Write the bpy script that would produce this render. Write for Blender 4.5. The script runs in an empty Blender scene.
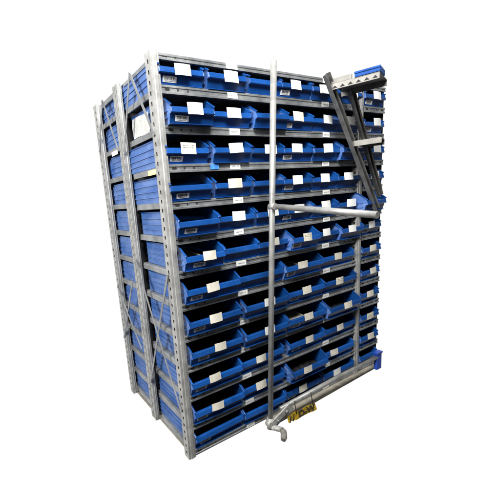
import bpy, bmesh, math, random
from mathutils import Vector, Matrix
random.seed(7)
scene = bpy.context.scene
col = scene.collection
ZO = 0.010                     # height of the lowest shelf line above the floor
S = 0.165                      # shelf pitch
W1 = 1.44                      # first bay
XE = 1.705                     # right end of what the photo shows
D1, D2 = 0.442, 0.862          # back of the front rack, back of the rear rack
TOP = 1.955

def zrow(k):
    return (12 - k) * S + ZO + (.010 if k == 12 else 0) if k > 0 else TOP - 0.012 + ZO

# ------------------------------------------------------------------ materials
def new_mat(name):
    m = bpy.data.materials.new(name); m.use_nodes = True
    nt = m.node_tree
    return m, nt, nt.nodes['Principled BSDF']

def ramp(nt, fac, stops):
    r = nt.nodes.new('ShaderNodeValToRGB')
    e = r.color_ramp.elements
    while len(e) < len(stops): e.new(0.5)
    for q, (p, c) in zip(e, stops):
        q.position = p; q.color = (*c, 1)
    nt.links.new(fac, r.inputs[0])
    return r

def noise(nt, scale, detail=5, rough=.6, stretch=None, vary=False):
    tc = nt.nodes.new('ShaderNodeTexCoord')
    mp = nt.nodes.new('ShaderNodeMapping')
    if stretch: mp.inputs['Scale'].default_value = stretch
    nt.links.new(tc.outputs['Object'], mp.inputs[0])
    if vary:
        oi = nt.nodes.new('ShaderNodeObjectInfo')
        mu = nt.nodes.new('ShaderNodeMath'); mu.operation = 'MULTIPLY'; mu.inputs[1].default_value = 40
        nt.links.new(oi.outputs['Random'], mu.inputs[0])
        nt.links.new(mu.outputs[0], mp.inputs['Location'])
    n = nt.nodes.new('ShaderNodeTexNoise')
    n.inputs['Scale'].default_value = scale; n.inputs['Detail'].default_value = detail
    n.inputs['Roughness'].default_value = rough
    nt.links.new(mp.outputs[0], n.inputs['Vector'])
    return n

def surf(name, lo, hi, scale=8, rough=(.4, .6), metal=0., stretch=None, bump=.05, vary=True, p=(.35, .7), spec=.5):
    m, nt, b = new_mat(name)
    n = noise(nt, scale, 6, .65, stretch, vary)
    c = ramp(nt, n.outputs['Fac'], [(p[0], lo), (p[1], hi)])
    nt.links.new(c.outputs[0], b.inputs['Base Color'])
    n2 = noise(nt, scale * 4, 4, .6, stretch, vary)
    mr = nt.nodes.new('ShaderNodeMapRange')
    mr.inputs['To Min'].default_value, mr.inputs['To Max'].default_value = rough
    nt.links.new(n2.outputs['Fac'], mr.inputs[0])
    nt.links.new(mr.outputs[0], b.inputs['Roughness'])
    b.inputs['Metallic'].default_value = metal
    b.inputs['Specular IOR Level'].default_value = spec
    if bump:
        bu = nt.nodes.new('ShaderNodeBump'); bu.inputs['Strength'].default_value = bump
        bu.inputs['Distance'].default_value = .003
        nt.links.new(n2.outputs['Fac'], bu.inputs['Height']); nt.links.new(bu.outputs[0], b.inputs['Normal'])
    return m

STEEL = surf('galvanised_steel', (.15, .157, .165), (.36, .37, .375), 9, (.28, .5), .4)
POSTM = surf('painted_post_steel', (.25, .25, .245), (.44, .44, .425), 14, (.35, .55), .2)
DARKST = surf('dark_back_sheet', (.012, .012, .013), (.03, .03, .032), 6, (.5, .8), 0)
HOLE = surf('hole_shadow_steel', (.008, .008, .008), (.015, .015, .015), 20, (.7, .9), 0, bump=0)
BLUE = surf('blue_polypropylene', (.003, .041, .170), (.007, .064, .265), 6, (.16, .34), 0, bump=.04, p=(.3, .62))
def vary_value(m, lo, hi):
    nt = m.node_tree; b = nt.nodes['Principled BSDF']
    src = b.inputs['Base Color'].links[0].from_socket
    oi = nt.nodes.new('ShaderNodeObjectInfo'); mr = nt.nodes.new('ShaderNodeMapRange')
    mr.inputs['To Min'].default_value, mr.inputs['To Max'].default_value = lo, hi
    nt.links.new(oi.outputs['Random'], mr.inputs[0])
    hs = nt.nodes.new('ShaderNodeHueSaturation')
    nt.links.new(mr.outputs[0], hs.inputs['Value']); nt.links.new(src, hs.inputs['Color'])
    # pale scuffs
    n = noise(nt, 26, 8, .75, (1, 1, 6), True)
    c = ramp(nt, n.outputs['Fac'], [(.62, (0, 0, 0)), (.80, (.35, .35, .35))])
    mx = nt.nodes.new('ShaderNodeMix'); mx.data_type = 'RGBA'
    nt.links.new(c.outputs[0], mx.inputs['Factor']); nt.links.new(hs.outputs[0], mx.inputs[6])
    mx.inputs[7].default_value = (.16, .22, .38, 1)
    nt.links.new(mx.outputs[2], b.inputs['Base Color'])
TRAYB = surf('matte_blue_tray', (.008, .05, .22), (.015, .085, .34), 20, (.6, .8), 0, spec=.2)
vary_value(BLUE, .78, 1.15)
LITDUSTY = surf('sidelit_dusty_blue_polypropylene', (.020, .090, .32), (.135, .225, .48), 7, (.4, .6), 0, stretch=(1, 1, 2.5), p=(.3, .72))  # pale blue: dust plus washed-out side light put into the colour
CARD = surf('white_card', (.78, .78, .76), (.86, .86, .84), 30, (.6, .8), 0, bump=.02)
CREAM = surf('cream_card', (.54, .51, .42), (.72, .69, .60), 25, (.6, .8), 0, bump=.02)
PRINT = surf('grey_print', (.22, .22, .22), (.32, .32, .31), 40, (.7, .8), 0, bump=0)
FAINT = surf('faint_print', (.56, .52, .42), (.64, .60, .49), 40, (.7, .8), 0, bump=0)
INK = surf('black_ink', (.02, .018, .01), (.035, .03, .02), 40, (.5, .7), 0, bump=0)
STICK = surf('sticker_paper', (.62, .62, .63), (.80, .80, .80), 60, (.6, .8), 0, bump=.02)
TUBE = surf('grey_tube_paint', (.20, .20, .195), (.33, .33, .315), 16, (.28, .5), .25)
BLACKP = surf('dark_grey_stringer_paint', (.09, .09, .087), (.20, .198, .19), 14, (.3, .5), .2)
TREADM = surf('worn_tread_steel', (.13, .125, .115), (.22, .21, .19), 16, (.35, .6), .3)
RUBBER = surf('worn_rubber', (.09, .09, .075), (.22, .21, .18), 25, (.7, .9), 0)
CAST = surf('cast_foot_metal', (.26, .26, .245), (.50, .49, .46), 30, (.3, .55), .2)
YELLOW = surf('yellow_tape', (.50, .34, .02), (.78, .58, .06), 30, (.4, .6), 0)
YPALE = surf('pale_yellow_sticker', (.70, .60, .28), (.80, .72, .42), 40, (.5, .7), 0)
CAPB = surf('blue_cap_plastic', (.01, .05, .34), (.02, .08, .45), 10, (.35, .5), 0)
CONC = surf('dusty_concrete', (.22, .20, .16), (.42, .39, .32), 18, (.8, .95), 0, bump=.2)
BLUEMARK = surf('blue_mark', (.03, .16, .62), (.08, .30, .75), 40, (.4, .6), 0)
KRAFT = surf('grey_brown_board', (.20, .19, .17), (.34, .32, .29), 18, (.7, .85), 0)
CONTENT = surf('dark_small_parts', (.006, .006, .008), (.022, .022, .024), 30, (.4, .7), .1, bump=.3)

# ------------------------------------------------------------------ mesh helpers
def box(bm, x0, x1, y0, y1, z0, z1, mi=0):
    v = [bm.verts.new((x, y, z)) for z in (z0, z1) for x, y in ((x0, y0), (x1, y0), (x1, y1), (x0, y1))]
    for f in ((3, 2, 1, 0), (4, 5, 6, 7), (0, 1, 5, 4), (1, 2, 6, 5), (2, 3, 7, 6), (3, 0, 4, 7)):
        bm.faces.new([v[i] for i in f]).material_index = mi

def extr(bm, prof, axis, a, b, mi=0):
    """closed 2D outline swept along x ((y,z) points) or y ((x,z) points) or z ((x,y) points)"""
    def P(u, w, t):
        return {'x': (t, u, w), 'y': (u, t, w), 'z': (u, w, t)}[axis]
    A = [bm.verts.new(P(u, w, a)) for u, w in prof]
    B = [bm.verts.new(P(u, w, b)) for u, w in prof]
    n = len(prof)
    for i in range(n):
        bm.faces.new((A[i], A[(i + 1) % n], B[(i + 1) % n], B[i])).material_index = mi
    bm.faces.new(A[::-1]).material_index = mi
    bm.faces.new(B).material_index = mi

def tube(bm, pts, r, n=16, mi=0, caps=True):
    pts = [Vector(p) for p in pts]
    rr = r if isinstance(r, (list, tuple)) else [r] * len(pts)
    rings = []
    up = None
    for i, p in enumerate(pts):
        t = (pts[min(i + 1, len(pts) - 1)] - pts[max(i - 1, 0)]).normalized()
        if up is None:
            up = Vector((0, 0, 1)) if abs(t.z) < .9 else Vector((1, 0, 0))
        s = t.cross(up).normalized(); up = s.cross(t).normalized()
        rings.append([bm.verts.new(p + rr[i] * (math.cos(2 * math.pi * k / n) * s + math.sin(2 * math.pi * k / n) * up)) for k in range(n)])
    for a, b in zip(rings, rings[1:]):
        for k in range(n):
            f = bm.faces.new((a[k], a[(k + 1) % n], b[(k + 1) % n], b[k])); f.smooth = True; f.material_index = mi
    if caps:
        bm.faces.new(rings[0][::-1]).material_index = mi
        bm.faces.new(rings[-1]).material_index = mi

def bar(bm, a, b, w, t, nrm, mi=0):
    """flat bar from a to b, width w in the plane normal to nrm, thickness t along nrm"""
    a, b, nrm = Vector(a), Vector(b), Vector(nrm).normalized()
    d = (b - a).normalized(); s = d.cross(nrm).normalized()
    v = [bm.verts.new(p + s * (w / 2) * i + nrm * (t / 2) * j) for p in (a, b) for i, j in ((-1, -1), (1, -1), (1, 1), (-1, 1))]
    for f in ((3, 2, 1, 0), (4, 5, 6, 7), (0, 1, 5, 4), (1, 2, 6, 5), (2, 3, 7, 6), (3, 0, 4, 7)):
        bm.faces.new([v[i] for i in f]).material_index = mi

def mesh(name, bm, mats, bevel=0):
    bmesh.ops.recalc_face_normals(bm, faces=bm.faces)
    if bevel:
        es = [e for e in bm.edges if len(e.link_faces) == 2 and e.calc_face_angle(0) > .6]
        bmesh.ops.bevel(bm, geom=es, offset=bevel, segments=2, affect='EDGES', profile=.6, clamp_overlap=True)
    me = bpy.data.meshes.new(name)
    bm.to_mesh(me); bm.free()
    for m in (mats if isinstance(mats, (list, tuple)) else [mats]):
        me.materials.append(m)
    return me

def link(name, me, parent=None, loc=(0, 0, 0), rot=(0, 0, 0)):
    o = bpy.data.objects.new(name, me)
    col.objects.link(o)
    o.location = loc; o.rotation_euler = rot
    o.parent = parent
    return o

def tag(o, label, cat=None, group=None, kind=None):
    if label: o['label'] = label
    if cat: o['category'] = cat
    if group: o['group'] = group
    if kind: o['kind'] = kind
    return o

def obj(name, bm, mats, parent=None, bevel=0, **k):
    return link(name, mesh(name, bm, mats, bevel), parent, **k)

# ------------------------------------------------------------------ rack parts
def post_mesh(y0, y1, x0=0.0, x1=.042, z0=0.0, z1=TOP + ZO + .003):
    """channel upright: slotted side face at x0, plain front web at y0, return lip at y1"""
    bm = bmesh.new(); t = .0022
    ys, ye = y0 + (y1 - y0) * .36, y0 + (y1 - y0) * .62
    box(bm, x0, x0 + t, y0 + t, ys, z0, z1)
    box(bm, x0, x0 + t, ye, y1 - t, z0, z1)
    pitch = S / 4; z = z0
    k = 0
    while z < z1:
        a = z; b = min(z + pitch - .017, z1)
        box(bm, x0, x0 + t, ys, ye, a, b)
        z += pitch; k += 1
    # front web with a shallow raised rib, and the return lip
    extr(bm, [(x0, y0), (x0 + .012, y0), (x0 + .015, y0 - .003), (x1 - .012, y0 - .003), (x1 - .009, y0), (x1, y0),
              (x1, y0 + .014), (x1 - t, y0 + .014), (x1 - t, y0 + t), (x0, y0 + t)], 'z', z0, z1)
    box(bm, x0, x0 + .012, y1 - t, y1, z0, z1)
    # near-black sheet painted as the shade inside the hollow channel
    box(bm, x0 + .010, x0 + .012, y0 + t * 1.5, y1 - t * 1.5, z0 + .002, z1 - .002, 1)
    return mesh('post', bm, [POSTM, HOLE])

def beam_profile(y, h=.036):
    """folded front edge of a tray shelf: top roll, shallow groove, bottom return (y = outer face)"""
    a = h / 2
    return [(y, -a), (y + .004, -a), (y + .016, -a), (y + .016, -a + .002), (y + .0045, -a + .002),
            (y + .0045, a - .002), (y + .03, a - .002), (y + .03, a), (y + .002, a), (y, a - .002),
            (y, a - .010), (y + .003, a - .012), (y + .003, -a + .011), (y, -a + .009)]

def shelf_mesh(x0, x1, y0, y1, h=.036, holes=True):
    bm = bmesh.new(); a = h / 2
    extr(bm, beam_profile(y0, h), 'x', x0, x1)
    # deck
    box(bm, x0, x1, y0 + .03, y1 - .002, a - .004, a - .002)
    # rolled side lips (left end is seen through the open side of the rack)
    extr(bm, [(x0 - .012, -a + .007), (x0 - .004, -a + .007), (x0 - .004, a - .006), (x0 + .008, a - .001), (x0 + .006, a + .001),
              (x0 - .008, a), (x0 - .012, a - .004)], 'y', y0 + .048, y1 - .04)
    box(bm, x1 - .003, x1 - .001, y0 + .03, y1 - .01, -a, a - .004)
    box(bm, x0, x1, y1 - .004, y1 - .002, -a, a - .004)
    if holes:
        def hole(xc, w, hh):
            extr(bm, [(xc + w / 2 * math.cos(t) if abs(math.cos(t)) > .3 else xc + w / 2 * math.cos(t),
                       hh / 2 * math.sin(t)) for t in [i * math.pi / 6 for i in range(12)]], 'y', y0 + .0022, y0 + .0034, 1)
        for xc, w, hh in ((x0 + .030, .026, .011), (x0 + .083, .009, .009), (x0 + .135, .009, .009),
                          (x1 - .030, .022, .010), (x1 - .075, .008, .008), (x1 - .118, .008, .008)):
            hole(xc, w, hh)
    return mesh('shelf', bm, [STEEL, HOLE])

ORD = ['top', 'second', 'third', 'fourth', 'fifth', 'sixth', 'seventh', 'eighth', 'ninth', 'tenth', 'eleventh', 'bottom']

rack = bpy.data.objects.new('shelving_rack', None); col.objects.link(rack)
tag(rack, 'front grey steel shelving rack holding twelve shelves of open blue bins', 'shelving rack', 'back to back shelving racks')
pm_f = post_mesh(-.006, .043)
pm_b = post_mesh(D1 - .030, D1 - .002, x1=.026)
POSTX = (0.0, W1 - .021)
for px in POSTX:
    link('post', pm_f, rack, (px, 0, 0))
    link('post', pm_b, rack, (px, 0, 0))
sh1 = shelf_mesh(.043, W1 - .022, -.001, D1 - .006)
sh2 = shelf_mesh(W1 + .040, XE, -.001, D1 - .006)
top1 = shelf_mesh(.043, W1 - .022, -.001, D1 - .006, .026)
top2 = shelf_mesh(W1 + .040, XE, -.001, D1 - .006, .026)
bm = bmesh.new()
box(bm, -.031, .031, -.0005, .0005, -.0135, .0135)
for i in range(7):
    w = random.uniform(.003, .006)
    box(bm, -.021 + i * .0062, -.021 + i * .0062 + w, -.0009, -.0004, -.004, .003 + random.uniform(-.001, .002), 1)
shlab = mesh('shelf_label', bm, [CARD, PRINT])
for k in range(0, 13):
    z = zrow(k)
    a = link('shelf', sh1 if k else top1, rack, (0, random.uniform(-.001, .001), z), (0, random.uniform(-.0008, .0008), 0))
    link('shelf', sh2 if k else top2, rack, (0, 0, z + random.uniform(-.002, .002)))
    for lx in (.424, 1.106):
        l = link('shelf_label', shlab, a, (lx + random.uniform(-.006, .006), -.0022, random.uniform(-.001, .002)),
                 (0, random.uniform(-.02, .02), 0))
        l.scale = (random.uniform(.95, 1.08), 1, random.uniform(.95, 1.1))
# back sheet and the far end sheet
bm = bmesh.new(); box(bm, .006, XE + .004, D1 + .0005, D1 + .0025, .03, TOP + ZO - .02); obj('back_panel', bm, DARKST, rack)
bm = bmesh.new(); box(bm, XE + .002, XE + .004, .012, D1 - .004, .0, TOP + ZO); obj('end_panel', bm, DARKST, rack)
# cross braces on the open side
def braces(parent, pts, x):
    for a, b in pts:
        bm = bmesh.new()
        bar(bm, (x, a[0], a[1] + ZO), (x, b[0], b[1] + ZO), .016, .0025, (1, 0, 0))
        for q in (a, b):
            tube(bm, [(x - .004, q[0], q[1] + ZO), (x + .002, q[0], q[1] + ZO)], .0055, 6)
        obj('brace', bm, STEEL, parent)
        x -= .0027
braces(rack, [((.217, 1.940), (.022, 1.630)), ((.214, 1.940), (.405, 1.610)),
              ((.412, .265), (.020, 1.000)), ((.018, .275), (.418, 1.035))], -.0015)
bm = bmesh.new(); box(bm, -.0012, 0, -.070, .070, -.012, .012)
for i in range(5):
    box(bm, -.0017, -.0011, -.05 + i * .02, -.038 + i * .02, -.004, .005, 1)
obj('sticker', bm, [YPALE, FAINT], rack, loc=(.0305, .13, zrow(3) - .001))
bm = bmesh.new(); box(bm, -.024, .024, -.0008, .0006, -.010, .015)
obj('blue_patch', bm, BLUEMARK, rack, loc=(.292, -.0025, zrow(3)))  # small raised blue patch on the shelf front

# ---- rear rack
rear = bpy.data.objects.new('shelving_rack', None); col.objects.link(rear); rear.location = (0, D1 + .006, 0)
tag(rear, 'rear steel rack standing behind the front rack, only its open left end showing', 'shelving rack', 'back to back shelving racks')
DR = D2 - D1
pm_rf = post_mesh(.001, .031, x1=.026); pm_rb = post_mesh(DR - .066, DR - .012, x1=.030)
for px in (0.0, XE - .04):
    link('post', pm_rf, rear, (px, 0, 0)); link('post', pm_rb, rear, (px, 0, 0))
shr = shelf_mesh(.043, XE - .045, .004, DR - .006, holes=False)
for k in range(0, 13):
    link('shelf', shr, rear, (0, 0, zrow(k) + .012 * (k > 0)))
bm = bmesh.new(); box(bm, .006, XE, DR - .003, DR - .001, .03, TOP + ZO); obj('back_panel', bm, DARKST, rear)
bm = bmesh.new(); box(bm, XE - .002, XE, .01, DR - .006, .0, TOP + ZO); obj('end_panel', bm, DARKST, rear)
o = D1 + .004
braces(rear, [((.657 - o, 1.940), (.495 - o, 1.640)), ((.655 - o, 1.940), (.832 - o, 1.690)),
              ((.825 - o, .80), (.500 - o, .455)), ((.500 - o, .90), (.822 - o, .43))], -.0015)
bm = bmesh.new(); box(bm, -.001, 0, -.055, .055, -.012, .012)
obj('sticker', bm, CARD, rear, loc=(.030, .20, zrow(2) + .0))

# ------------------------------------------------------------------ bins
def bin_mesh(w, d=.440, h=.119, hf=.070, mat=BLUE):
    bm = bmesh.new(); t = .003
    box(bm, t, w - t, t, d - t, 0, .003)                                   # floor
    # front: recessed lower panel and a proud, slightly rounded upper band
    extr(bm, [(.016, .0), (.020, .0), (.007, hf - .004), (.010, hf), (-.002, hf), (-.005, hf - .003), (-.011, hf - .024), (-.008, hf - .028), (.003, hf - .029)], 'x', t, w - t)
    box(bm, t, w - t, d - t, d, 0, h)                                      # back
    side = [(.016, .0), (d, .0), (d, h), (.062, h), (.052, h - .001), (-.003, hf + .007), (-.005, hf - .003), (-.011, hf - .024), (-.008, hf - .028), (.003, hf - .029)]
    extr(bm, side, 'x', 0, t); extr(bm, side, 'x', w - t, w)
    # outer cheeks take the paler blue: dust and scuffs plus painted side light
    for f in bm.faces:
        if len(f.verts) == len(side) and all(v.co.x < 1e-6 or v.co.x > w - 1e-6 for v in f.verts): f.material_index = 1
    # rolled rims on both sides, following the sloping cheek
    for x0, x1 in ((-.003, t + .002), (w - t - .002, w + .003)):
        extr(bm, [(.062, h - .004), (d, h - .004), (d, h + .003), (.060, h + .003), (-.006, hf + .010), (-.010, hf + .004), (-.005, hf + .003)], 'x', x0, x1)
    # stepped horizontal ribs on the outer cheeks, one upright web behind the front corner
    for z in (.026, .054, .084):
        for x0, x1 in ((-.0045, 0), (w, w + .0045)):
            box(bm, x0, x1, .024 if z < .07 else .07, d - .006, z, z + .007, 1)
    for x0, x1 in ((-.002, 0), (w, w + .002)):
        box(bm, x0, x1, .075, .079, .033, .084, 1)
    return mesh('storage_bin', bm, [mat, LITDUSTY], .0012)

BW = {'n': .226, 'w': .325, 'e': .212}
BM = {(s, dd): bin_mesh(BW[s], mat=BLUE if not dd else LITDUSTY) for s in 'nwe' for dd in (0, 1)}
REARBIN = bin_mesh(.30, d=.375, mat=LITDUSTY)

def card_mesh(mat, lines, pm):
    bm = bmesh.new()
    # gently bowed card held in a clip on the rim
    n = 8; w, h = .084, .050
    pr = [(-w / 2 + w * i / n, -.003 * math.sin(math.pi * i / n)) for i in range(n + 1)]
    extr(bm, pr + [(x, y + .0009) for x, y in reversed(pr)], 'z', -h / 2, h / 2)
    for i in range(lines):
        z = h / 2 - .011 - i * .0095
        x = -w / 2 + .010
        while x < w / 2 - .018:
            l = random.uniform(.006, .014)
            box(bm, x, x + l, -.0038, -.0020, z - .0016, z + .0016, 1); x += l + .004
    return mesh('card_label', bm, [mat, pm])
CARDS = {'W': [card_mesh(CARD, 0, FAINT), card_mesh(CARD, 0, FAINT)], 'C': [card_mesh(CREAM, 0, FAINT), card_mesh(CREAM, 0, FAINT), card_mesh(CREAM, 2, FAINT)]}
def barcode_mesh():
    bm = bmesh.new(); box(bm, -.034, .034, -.0004, .0004, -.012, .012)
    x = -.026
    while x < .022:
        w = random.choice((.0012, .002, .003, .004)); box(bm, x, x + w, -.0008, -.0003, -.003, .0085, 1); x += w + random.choice((.0012, .002))
    x = -.022
    while x < .016:
        box(bm, x, x + .004, -.0008, -.0003, -.0085, -.0058, 1); x += .006
    return mesh('barcode_label', bm, [STICK, INK])
BARC = [barcode_mesh() for _ in range(3)]
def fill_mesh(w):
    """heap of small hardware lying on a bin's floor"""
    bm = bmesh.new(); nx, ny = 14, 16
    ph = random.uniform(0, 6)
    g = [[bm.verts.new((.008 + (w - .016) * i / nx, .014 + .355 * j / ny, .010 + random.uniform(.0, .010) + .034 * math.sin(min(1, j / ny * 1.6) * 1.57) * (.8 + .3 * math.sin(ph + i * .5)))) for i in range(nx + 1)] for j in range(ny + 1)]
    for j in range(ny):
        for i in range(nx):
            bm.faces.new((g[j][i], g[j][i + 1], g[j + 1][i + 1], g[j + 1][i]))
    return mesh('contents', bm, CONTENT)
FILL = {s: fill_mesh(BW[s]) for s in 'nwe'}
def divider_mesh(w):
    bm = bmesh.new()
    extr(bm, [(.03, .006), (.36, .006), (.36, .088), (.30, .094), (.03, .060)], 'x', w * .50, w * .50 + .003)
    extr(bm, [(.02, .045), (.36, .080), (.36, .082), (.02, .047)], 'x', .006, w * .50 - .001)
    return mesh('divider', bm, KRAFT)
DIV = {s: divider_mesh(BW[s]) for s in 'nw'}

# per shelf: (x of the bin's left side, x of the card's centre or None, card colour, x of the barcode sticker or None, pulled out by)
N = None
ROWS = {
 1: [(.034, .149, 'W', .090, 0), (.282, .411, 'W', N, 0), (.530, N, N, N, .0), (.752, .848, 'W', .785, 0), (.985, 1.075, 'W', N, 0), (1.213, 1.345, 'W', N, 0), (1.474, 1.588, 'W', 1.528, .0)],
 2: [(.058, .179, 'W', .118, .03), (.300, .417, 'W', N, .0), (.545, N, N, N, .02), (.765, .859, 'C', .795, 0), (.992, 1.109, 'W', N, 0), (1.212, 1.318, 'W', N, 0), (1.474, 1.600, 'W', 1.530, .0)],
 3: [(.035, .147, 'C', .090, 0), (.286, .412, 'W', N, .01), (.532, .652, 'W', N, 0), (.755, .847, 'W', .790, 0), (.985, 1.100, 'W', N, .01), (1.215, N, N, N, .03), (1.474, 1.600, 'W', N, .0)],
 4: [(.036, N, N, .105, 0), (.286, .400, 'C', N, 0), (.532, N, N, N, 0), (.745, .843, 'W', .790, 0), (.983, 1.082, 'W', N, 0), (1.211, 1.301, 'W', N, 0), (1.474, 1.579, 'W', N, .005)],
 5: [(.054, N, N, .122, .02), (.300, .414, 'W', N, 0), (.541, .651, 'W', N, 0), (.770, .855, 'W', .772, 0), (.976, 1.081, 'W', N, .01), (1.213, 1.335, 'W', N, 0), (1.402, N, N, 1.52, .07)],
 6: [(.066, .196, 'C', .146, .03), (.316, N, N, N, 0), (.546, .651, 'C', N, 0), (.765, .876, 'C', .806, .04), (1.000, 1.095, 'W', N, 0), (1.222, 1.318, 'W', N, .02), (1.472, 1.567, 'W', 1.520, 0)],
 7: [(.062, .211, 'C', .122, .02), (.392, N, N, N, 0), (.722, .855, 'C', .775, .02), (1.058, 1.208, 'C', N, 0), (1.472, 1.585, 'C', 1.515, 0)],
 8: [(.060, .216, 'C', .125, .02), (.415, .582, 'W', N, .02), (.748, .904, 'C', .815, .0), (1.080, 1.220, 'C', N, .0), (1.472, 1.599, 'C', 1.525, 0)],
 9: [(.062, .234, 'C', .138, .01), (.406, .574, 'W', N, .02), (.740, .900, 'C', .808, .02), (1.076, 1.253, 'C', N, .045), (1.472, 1.570, 'C', N, 0)],
 10: [(.050, .188, 'C', .110, .01), (.382, .519, 'C', N, 0), (.752, .925, 'C', .822, .0), (1.085, 1.234, 'C', N, 0), (1.472, 1.571, 'C', N, 0)],
 11: [(.050, .190, 'C', .100, .01), (.384, .510, 'C', N, 0), (.730, .857, 'C', .800, .045), (1.066, 1.172, 'C', N, 0), (1.472, 1.584, 'C', N, 0)],
 12: [(.050, N, N, .115, .0), (.382, N, N, N, 0), (.722, .862, 'C', .775, 0), (1.070, 1.201, 'W', N, 0), (1.472, N, N, N, 0)]}
DIVIDED = {(6, 0): 1, (7, 2): 1, (9, 2): 0}
COLS = ['leftmost', 'second from left', 'third from left', 'fourth from left', 'fifth from left', 'sixth from left']
for k, row in ROWS.items():
    s = 'n' if k < 7 else 'w'
    for i, (x, cx, cc, bx, pull) in enumerate(row):
        size = s
        last = i == len(row) - 1
        if last: size = 'e'
        dusty = False
        y = -.006 - pull + random.uniform(-.003, .003)
        rz = random.uniform(-.012, .012)
        b = link('storage_bin', BM[size, int(dusty)], None, (x, y, zrow(k) + .0178), (0, 0, rz))
        what = {'W': 'white card', 'C': 'cream card', None: 'no card'}[cc]
        extra = ' and barcode' if bx is not None else ''
        if last: where = 'beyond the right upright post'
        else: where = COLS[i]
        sh = f'{ORD[k-1]} shelf'
        tag(b, f'blue bin with {what}{extra}, {where} on the {sh}', 'storage bin', 'blue bins on the front rack')
        if cx is not None:
            m = random.choice(CARDS[cc])
            c = link('card_label', m, b, (cx - x, -.0125, .066 - .007 * (k == 1) + random.uniform(-.003, .004)),
                     (random.uniform(-.14, -.04), random.uniform(-.05, .05), random.uniform(-.05, .05)))
            q = 1 if k < 6 else .9
            c.scale = (q * random.uniform(.92, 1.03), 1, q * random.uniform(.90, 1.03))
        if bx is not None:
            link('barcode_label', random.choice(BARC), b, (bx - x, .0072, .0238), (.345, random.uniform(-.03, .03), 0))
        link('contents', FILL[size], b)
        if (k, i) in DIVIDED: link('divider', DIV[size], b)
for k in range(1, 13):
    y = D1 + .024 + random.uniform(-.006, .008)
    b = link('storage_bin', REARBIN, None, (.048, D2 - .05, zrow(k) + .031), (0, 0, -math.pi / 2))
    b.rotation_euler = (0, 0, math.pi + random.uniform(-.02, .02)); b.location = (.048 + .30, y + .375, zrow(k) + .031)
    tag(b, f'dusty blue bin with side light in its colour, seen end-on in the rear rack, {ORD[k-1]} shelf', 'storage bin', 'blue bins in the rear rack')

# loose paper on the side of the second-shelf bin
bm = bmesh.new()
ny, nz = 8, 6
g = [[bm.verts.new((.0015 * math.sin(i * 1.1) + .002 * math.sin(j * .9 + i), -.105 + .21 * i / ny, -.047 + .094 * j / nz)) for i in range(ny + 1)] for j in range(nz + 1)]
for j in range(nz):
    for i in range(ny):
        bm.faces.new((g[j][i], g[j][i + 1], g[j + 1][i + 1], g[j + 1][i])).smooth = True
r = bmesh.ops.solidify(bm, geom=bm.faces[:], thickness=.0012)
pp = obj('paper_sheet', bm, CARD, loc=(.044, .262, zrow(2) + .018 + .052), rot=(.04, 0, 0))
tag(pp, 'white paper sheet covering the outer side of a blue bin, second shelf', 'paper sheet')

# ------------------------------------------------------------------ rolling ladder
lad = bpy.data.objects.new('rolling_ladder', None); col.objects.link(lad); lad.location = (.52, -.10, 0)
tag(lad, 'grey tubular rolling ladder with dark diagonal rails parked against the rack', 'ladder')
L = Vector((-.52, .10, 0))
def lv(x, y, z): return Vector((x, y, z + ZO)) + L
bm = bmesh.new(); tube(bm, [lv(.510, -.080, -.005), lv(.545, -.103, 1.0), lv(.580, -.126, 1.940)], .0150, 20)
pole = obj('upright_tube', bm, TUBE, lad)
bm = bmesh.new(); tube(bm, [lv(.563, -.125, 1.272), lv(.560, -.40, 1.249), lv(.557, -.662, 1.2265)], .0138, 20)
tube(bm, [lv(.5535, -.095, 1.272), lv(.5535, -.135, 1.272)], .0168, 20)
obj('crossbar', bm, TUBE, lad)
bm = bmesh.new(); tube(bm, [lv(.585, -.085, .092), lv(1.10, -.085, .108), lv(1.560, -.085, .110)], .0140, 20)
base = obj('base_tube', bm, TUBE, lad)
bm = bmesh.new()
box(bm, -.028, .028, -.012, .012, -.060, .066); box(bm, -.034, .034, -.016, .016, .062, .074)
box(bm, -.006, .006, -.0135, -.011, -.052, .056)
obj('end_cap', bm, CAPB, base, .003, loc=lv(1.572, -.085, .075))
# foot casting: socket round the upright, arm to the base tube, curled toe with a rubber end
bm = bmesh.new()
tube(bm, [lv(.512, -.082, .065), lv(.510, -.080, -.004)], [.0185, .0205], 18)
bar(bm, lv(.508, -.100, .030), lv(.655, -.103, .097), .040, .007, (0, 1, 0))
bar(bm, lv(.520, -.092, .004), lv(.640, -.094, .052), .022, .009, (0, 1, 0))
bar(bm, lv(.640, -.1035, .100), lv(.668, -.1035, .060), .030, .006, (0, 1, 0))
tube(bm, [lv(.510, -.100, .030), lv(.510, -.066, .030)], .026, 20)
tube(bm, [lv(.512, -.086, .006), lv(.530, -.118, .006), lv(.540, -.148, .010), lv(.534, -.168, .012)], [.017, .0165, .015, .014], 16)
foot = obj('foot_bracket', bm, CAST, lad)
bm = bmesh.new()
tube(bm, [lv(.538, -.148, .010), lv(.526, -.172, .010), lv(.508, -.190, .004), lv(.492, -.200, -.001)], [.0155, .0175, .018, .014], 16)
obj('rubber_toe', bm, RUBBER, foot)
for bx, by, bz, br in ((.615, -.106, .078, .010), (.545, -.103, .046, .008)):
    bm = bmesh.new(); tube(bm, [lv(bx, by, bz), lv(bx, by - .015, bz)], br, 6); obj('bolt', bm, STEEL, foot)
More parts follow.
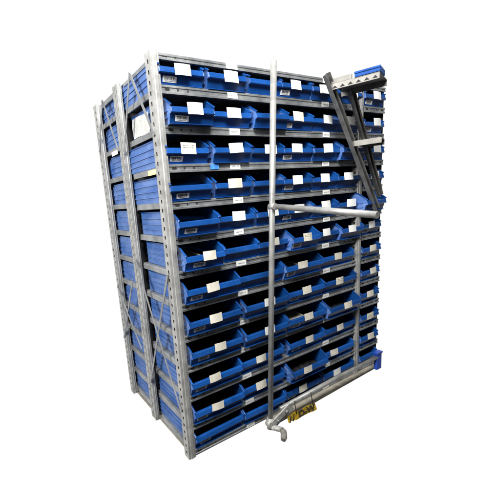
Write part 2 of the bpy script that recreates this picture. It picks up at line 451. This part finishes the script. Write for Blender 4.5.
# diagonal rails (channel section) in the rack-side plane
def rail(x0, z0, x1, z1, y):
    bm = bmesh.new()
    a, b = lv(x0, y, z0), lv(x1, y, z1)
    bar(bm, a, b, .037, .004, (0, 1, 0))
    d = (b - a).normalized(); s = d.cross(Vector((0, 1, 0)))
    for q in (-1, 1):
        e = s * (.0165 * q) + Vector((0, -.012, 0))
        bar(bm, a + e, b + e, .004, .020, (0, 1, 0))
    return obj('stringer', bm, BLACKP, lad)
rail(1.000, 1.938, 1.500, 1.178, -.080)
rail(1.243, 1.885, 1.565, 1.266, -.060)
# treads run out from the rack; folded edge with a toothed grip strip
def tread(x, z, y0, y1, dep, h, teeth):
    bm = bmesh.new()
    extr(bm, [(x, -h), (x + .003, -h), (x + .003, -.003), (x + dep - .003, -.003), (x + dep - .003, -h), (x + dep, -h), (x + dep, 0), (x, 0)], 'y', 0, y1 - y0)
    n = max(1, int(abs(y1 - y0) / .034))
    if teeth:
        for i in range(n):
            t0 = (y1 - y0) * i / n; t1 = (y1 - y0) * (i + 1) / n; tm = (t0 + t1) / 2
            q = (t1 - t0) * .16
            v = [bm.verts.new(p) for p in ((x - .0006, t0 + q, -h + .005), (x - .0006, t1 - q, -h + .005), (x - .0006, tm, -h + .019))]
            bm.faces.new(v).material_index = 1
    return bm
def put_tread(x, z, y0, y1, dep, h, teeth, skew):
    bm = tread(0, 0, y0, y1, dep, h, teeth)
    o = obj('tread', bm, [TREADM, HOLE], lad, loc=lv(x, y0, z), rot=(0, 0, skew))
    return o
t1 = put_tread(1.040, 1.893, -.088, -.325, .200, .031, True, .36)
bm = bmesh.new(); box(bm, -.0015, .012, -.105, -.002, .0005, .024); obj('tread_bracket', bm, TREADM, t1)
put_tread(1.235, 1.600, -.088, -.240, .150, .030, False, .43)
# warning label slung under the foot end of the base tube
bm = bmesh.new()
n, nz = 16, 5
g = [[bm.verts.new((.245 * i / n, .0035 * math.sin(i * 1.1 + j * .7) + .0012 * random.uniform(-1, 1), -.023 + .046 * j / nz + .003 * math.sin(i * .8 + j)))
      for i in range(n + 1)] for j in range(nz + 1)]
for j in range(nz):
    for i in range(n):
        bm.faces.new((g[j][i], g[j][i + 1], g[j + 1][i + 1], g[j + 1][i]))
bmesh.ops.solidify(bm, geom=bm.faces[:], thickness=.0012)
wl = obj('warning_label', bm, YELLOW, lad, loc=lv(.622, -.112, .020), rot=(-.25, .03, 0))
def text(body, size, parent, loc, rot=(math.pi / 2, 0, 0), mat=INK):
    cu = bpy.data.curves.new('lettering', 'FONT'); cu.body = body; cu.size = size; cu.extrude = .0005; cu.offset = .0022
    cu.align_x = 'CENTER'; cu.align_y = 'CENTER'
    t = bpy.data.objects.new('lettering', cu); col.objects.link(t)
    dg = bpy.context.evaluated_depsgraph_get()
    me = bpy.data.meshes.new_from_object(t.evaluated_get(dg))
    bpy.data.objects.remove(t)
    me.materials.clear(); me.materials.append(mat)
    o = link('lettering', me, parent, loc, rot)
    return o
text('D-W', .052, wl, (.155, -.0075, .001)).scale = (1.3, 1, 1)
for tx in (.690, .835):
    bm = bmesh.new(); tube(bm, [lv(tx, -.100, .112), lv(tx, -.106, .085), lv(tx + .004, -.113, .030)], .0028, 8); obj('cable_tie', bm, INK, wl.parent)
bm = bmesh.new()
for i in range(2):
    bar(bm, (.006 + i * .026, -.0068, -.020), (.022 + i * .026, -.0068, .018), .008, .001, (0, 1, 0))
obj('hazard_stripes', bm, INK, wl)

# blue tray lying on the upper tread
bm = bmesh.new()
w, d, h = .12, .120, .026
box(bm, 0, w, 0, d, 0, .003); box(bm, 0, .004, 0, d, .0031, h); box(bm, w - .004, w, 0, d, .0031, h)
box(bm, .0041, w - .0041, 0, .004, .0031, h); box(bm, .0041, w - .0041, d - .004, d, .0031, h)
box(bm, -.004, 0, -.002, d + .002, h - .009, h)
tr = obj('tray', bm, TRAYB, None, .001, loc=(1.119, -.316, 1.8935 + ZO), rot=(0, 0, .36))
tag(tr, 'small blue plastic tray lying on the upper ladder tread', 'tray')

# ------------------------------------------------------------------ strip of floor along the rack
bm = bmesh.new()
xs = [.56 + (XE - .56) * i / 24 for i in range(25)]
top = [(x, .012) for x in xs]; bot = [(x, -.062 + .026 * (x - .56) / 1.1 + random.uniform(-.0005, .0005)) for x in reversed(xs)]
extr(bm, top + bot, 'z', -.012, -.0005)
box(bm, .03, XE, .0125, D2 - .03, -.008, -.0005)
fl = obj('floor', bm, CONC); tag(fl, 'dusty concrete floor under the racks, a strip showing in front', kind='structure')

# ------------------------------------------------------------------ camera (solved from the photograph's shelf lines)
P = (-.695, -1.414, 1.337, .210, -.0845, .527, 193.94, 273.06, 340.47)
cx, cy, cz, pitch, roll, yaw, ppx, ppy, f = P
fwd = Vector((math.sin(yaw) * math.cos(pitch), math.cos(yaw) * math.cos(pitch), -math.sin(pitch)))
right = Vector((math.cos(yaw), -math.sin(yaw), 0)); up = right.cross(fwd)
r2 = right * math.cos(roll) + up * math.sin(roll); u2 = -right * math.sin(roll) + up * math.cos(roll)
cam = bpy.data.cameras.new('camera'); co = bpy.data.objects.new('camera', cam); col.objects.link(co)
M = Matrix((r2, u2, -fwd)).transposed().to_4x4(); M.translation = Vector((cx, cy, cz + ZO))
co.matrix_world = M
cam.sensor_width = 36; cam.lens = f / 500 * 36
cam.shift_x = (250 - ppx) / 500; cam.shift_y = (ppy - 250) / 500
cam.clip_start = .02; cam.clip_end = 200
scene.camera = co

# ------------------------------------------------------------------ light: made-up white world behind the rack, dimmed elsewhere, lamps in front
wd = bpy.data.worlds.new('World'); scene.world = wd; wd.use_nodes = True
nt = wd.node_tree; bg = nt.nodes['Background']
tc = nt.nodes.new('ShaderNodeTexCoord')
dp = nt.nodes.new('ShaderNodeVectorMath'); dp.operation = 'DOT_PRODUCT'
dp.inputs[1].default_value = Vector((.50, .85, -.12)).normalized()
nt.links.new(tc.outputs['Generated'], dp.inputs[0])
mr = nt.nodes.new('ShaderNodeMapRange')
mr.inputs['From Min'].default_value = .05; mr.inputs['From Max'].default_value = .42
mr.inputs['To Min'].default_value = .05; mr.inputs['To Max'].default_value = 1.02
nt.links.new(dp.outputs['Value'], mr.inputs[0])
nt.links.new(mr.outputs[0], bg.inputs['Strength'])
bg.inputs['Color'].default_value = (1, 1, 1, 1)

def area(name, loc, target, power, size, color=(1, 1, 1)):
    l = bpy.data.lights.new(name, 'AREA'); l.energy = power; l.shape = 'RECTANGLE'; l.size, l.size_y = size; l.color = color
    o = bpy.data.objects.new(name, l); col.objects.link(o); o.location = loc
    o.rotation_euler = (Vector(target) - Vector(loc)).to_track_quat('-Z', 'Y').to_euler()
    return o
area('key_lamp', (-3.1, -.75, 2.7), (.1, .3, 1.0), 205, (.9, 1.4), (1, .985, .95))
area('ceiling_lamp', (-.15, -1.2, 3.25), (.5, 0, .9), 145, (1.4, .35), (1, .99, .97))

scene.view_settings.view_transform = 'Standard'; scene.view_settings.look = 'None'
scene.view_settings.exposure = 0; scene.view_settings.gamma = 1
scene.render.engine = 'CYCLES'
scene.cycles.use_denoising = True
scene.cycles.max_bounces = 6
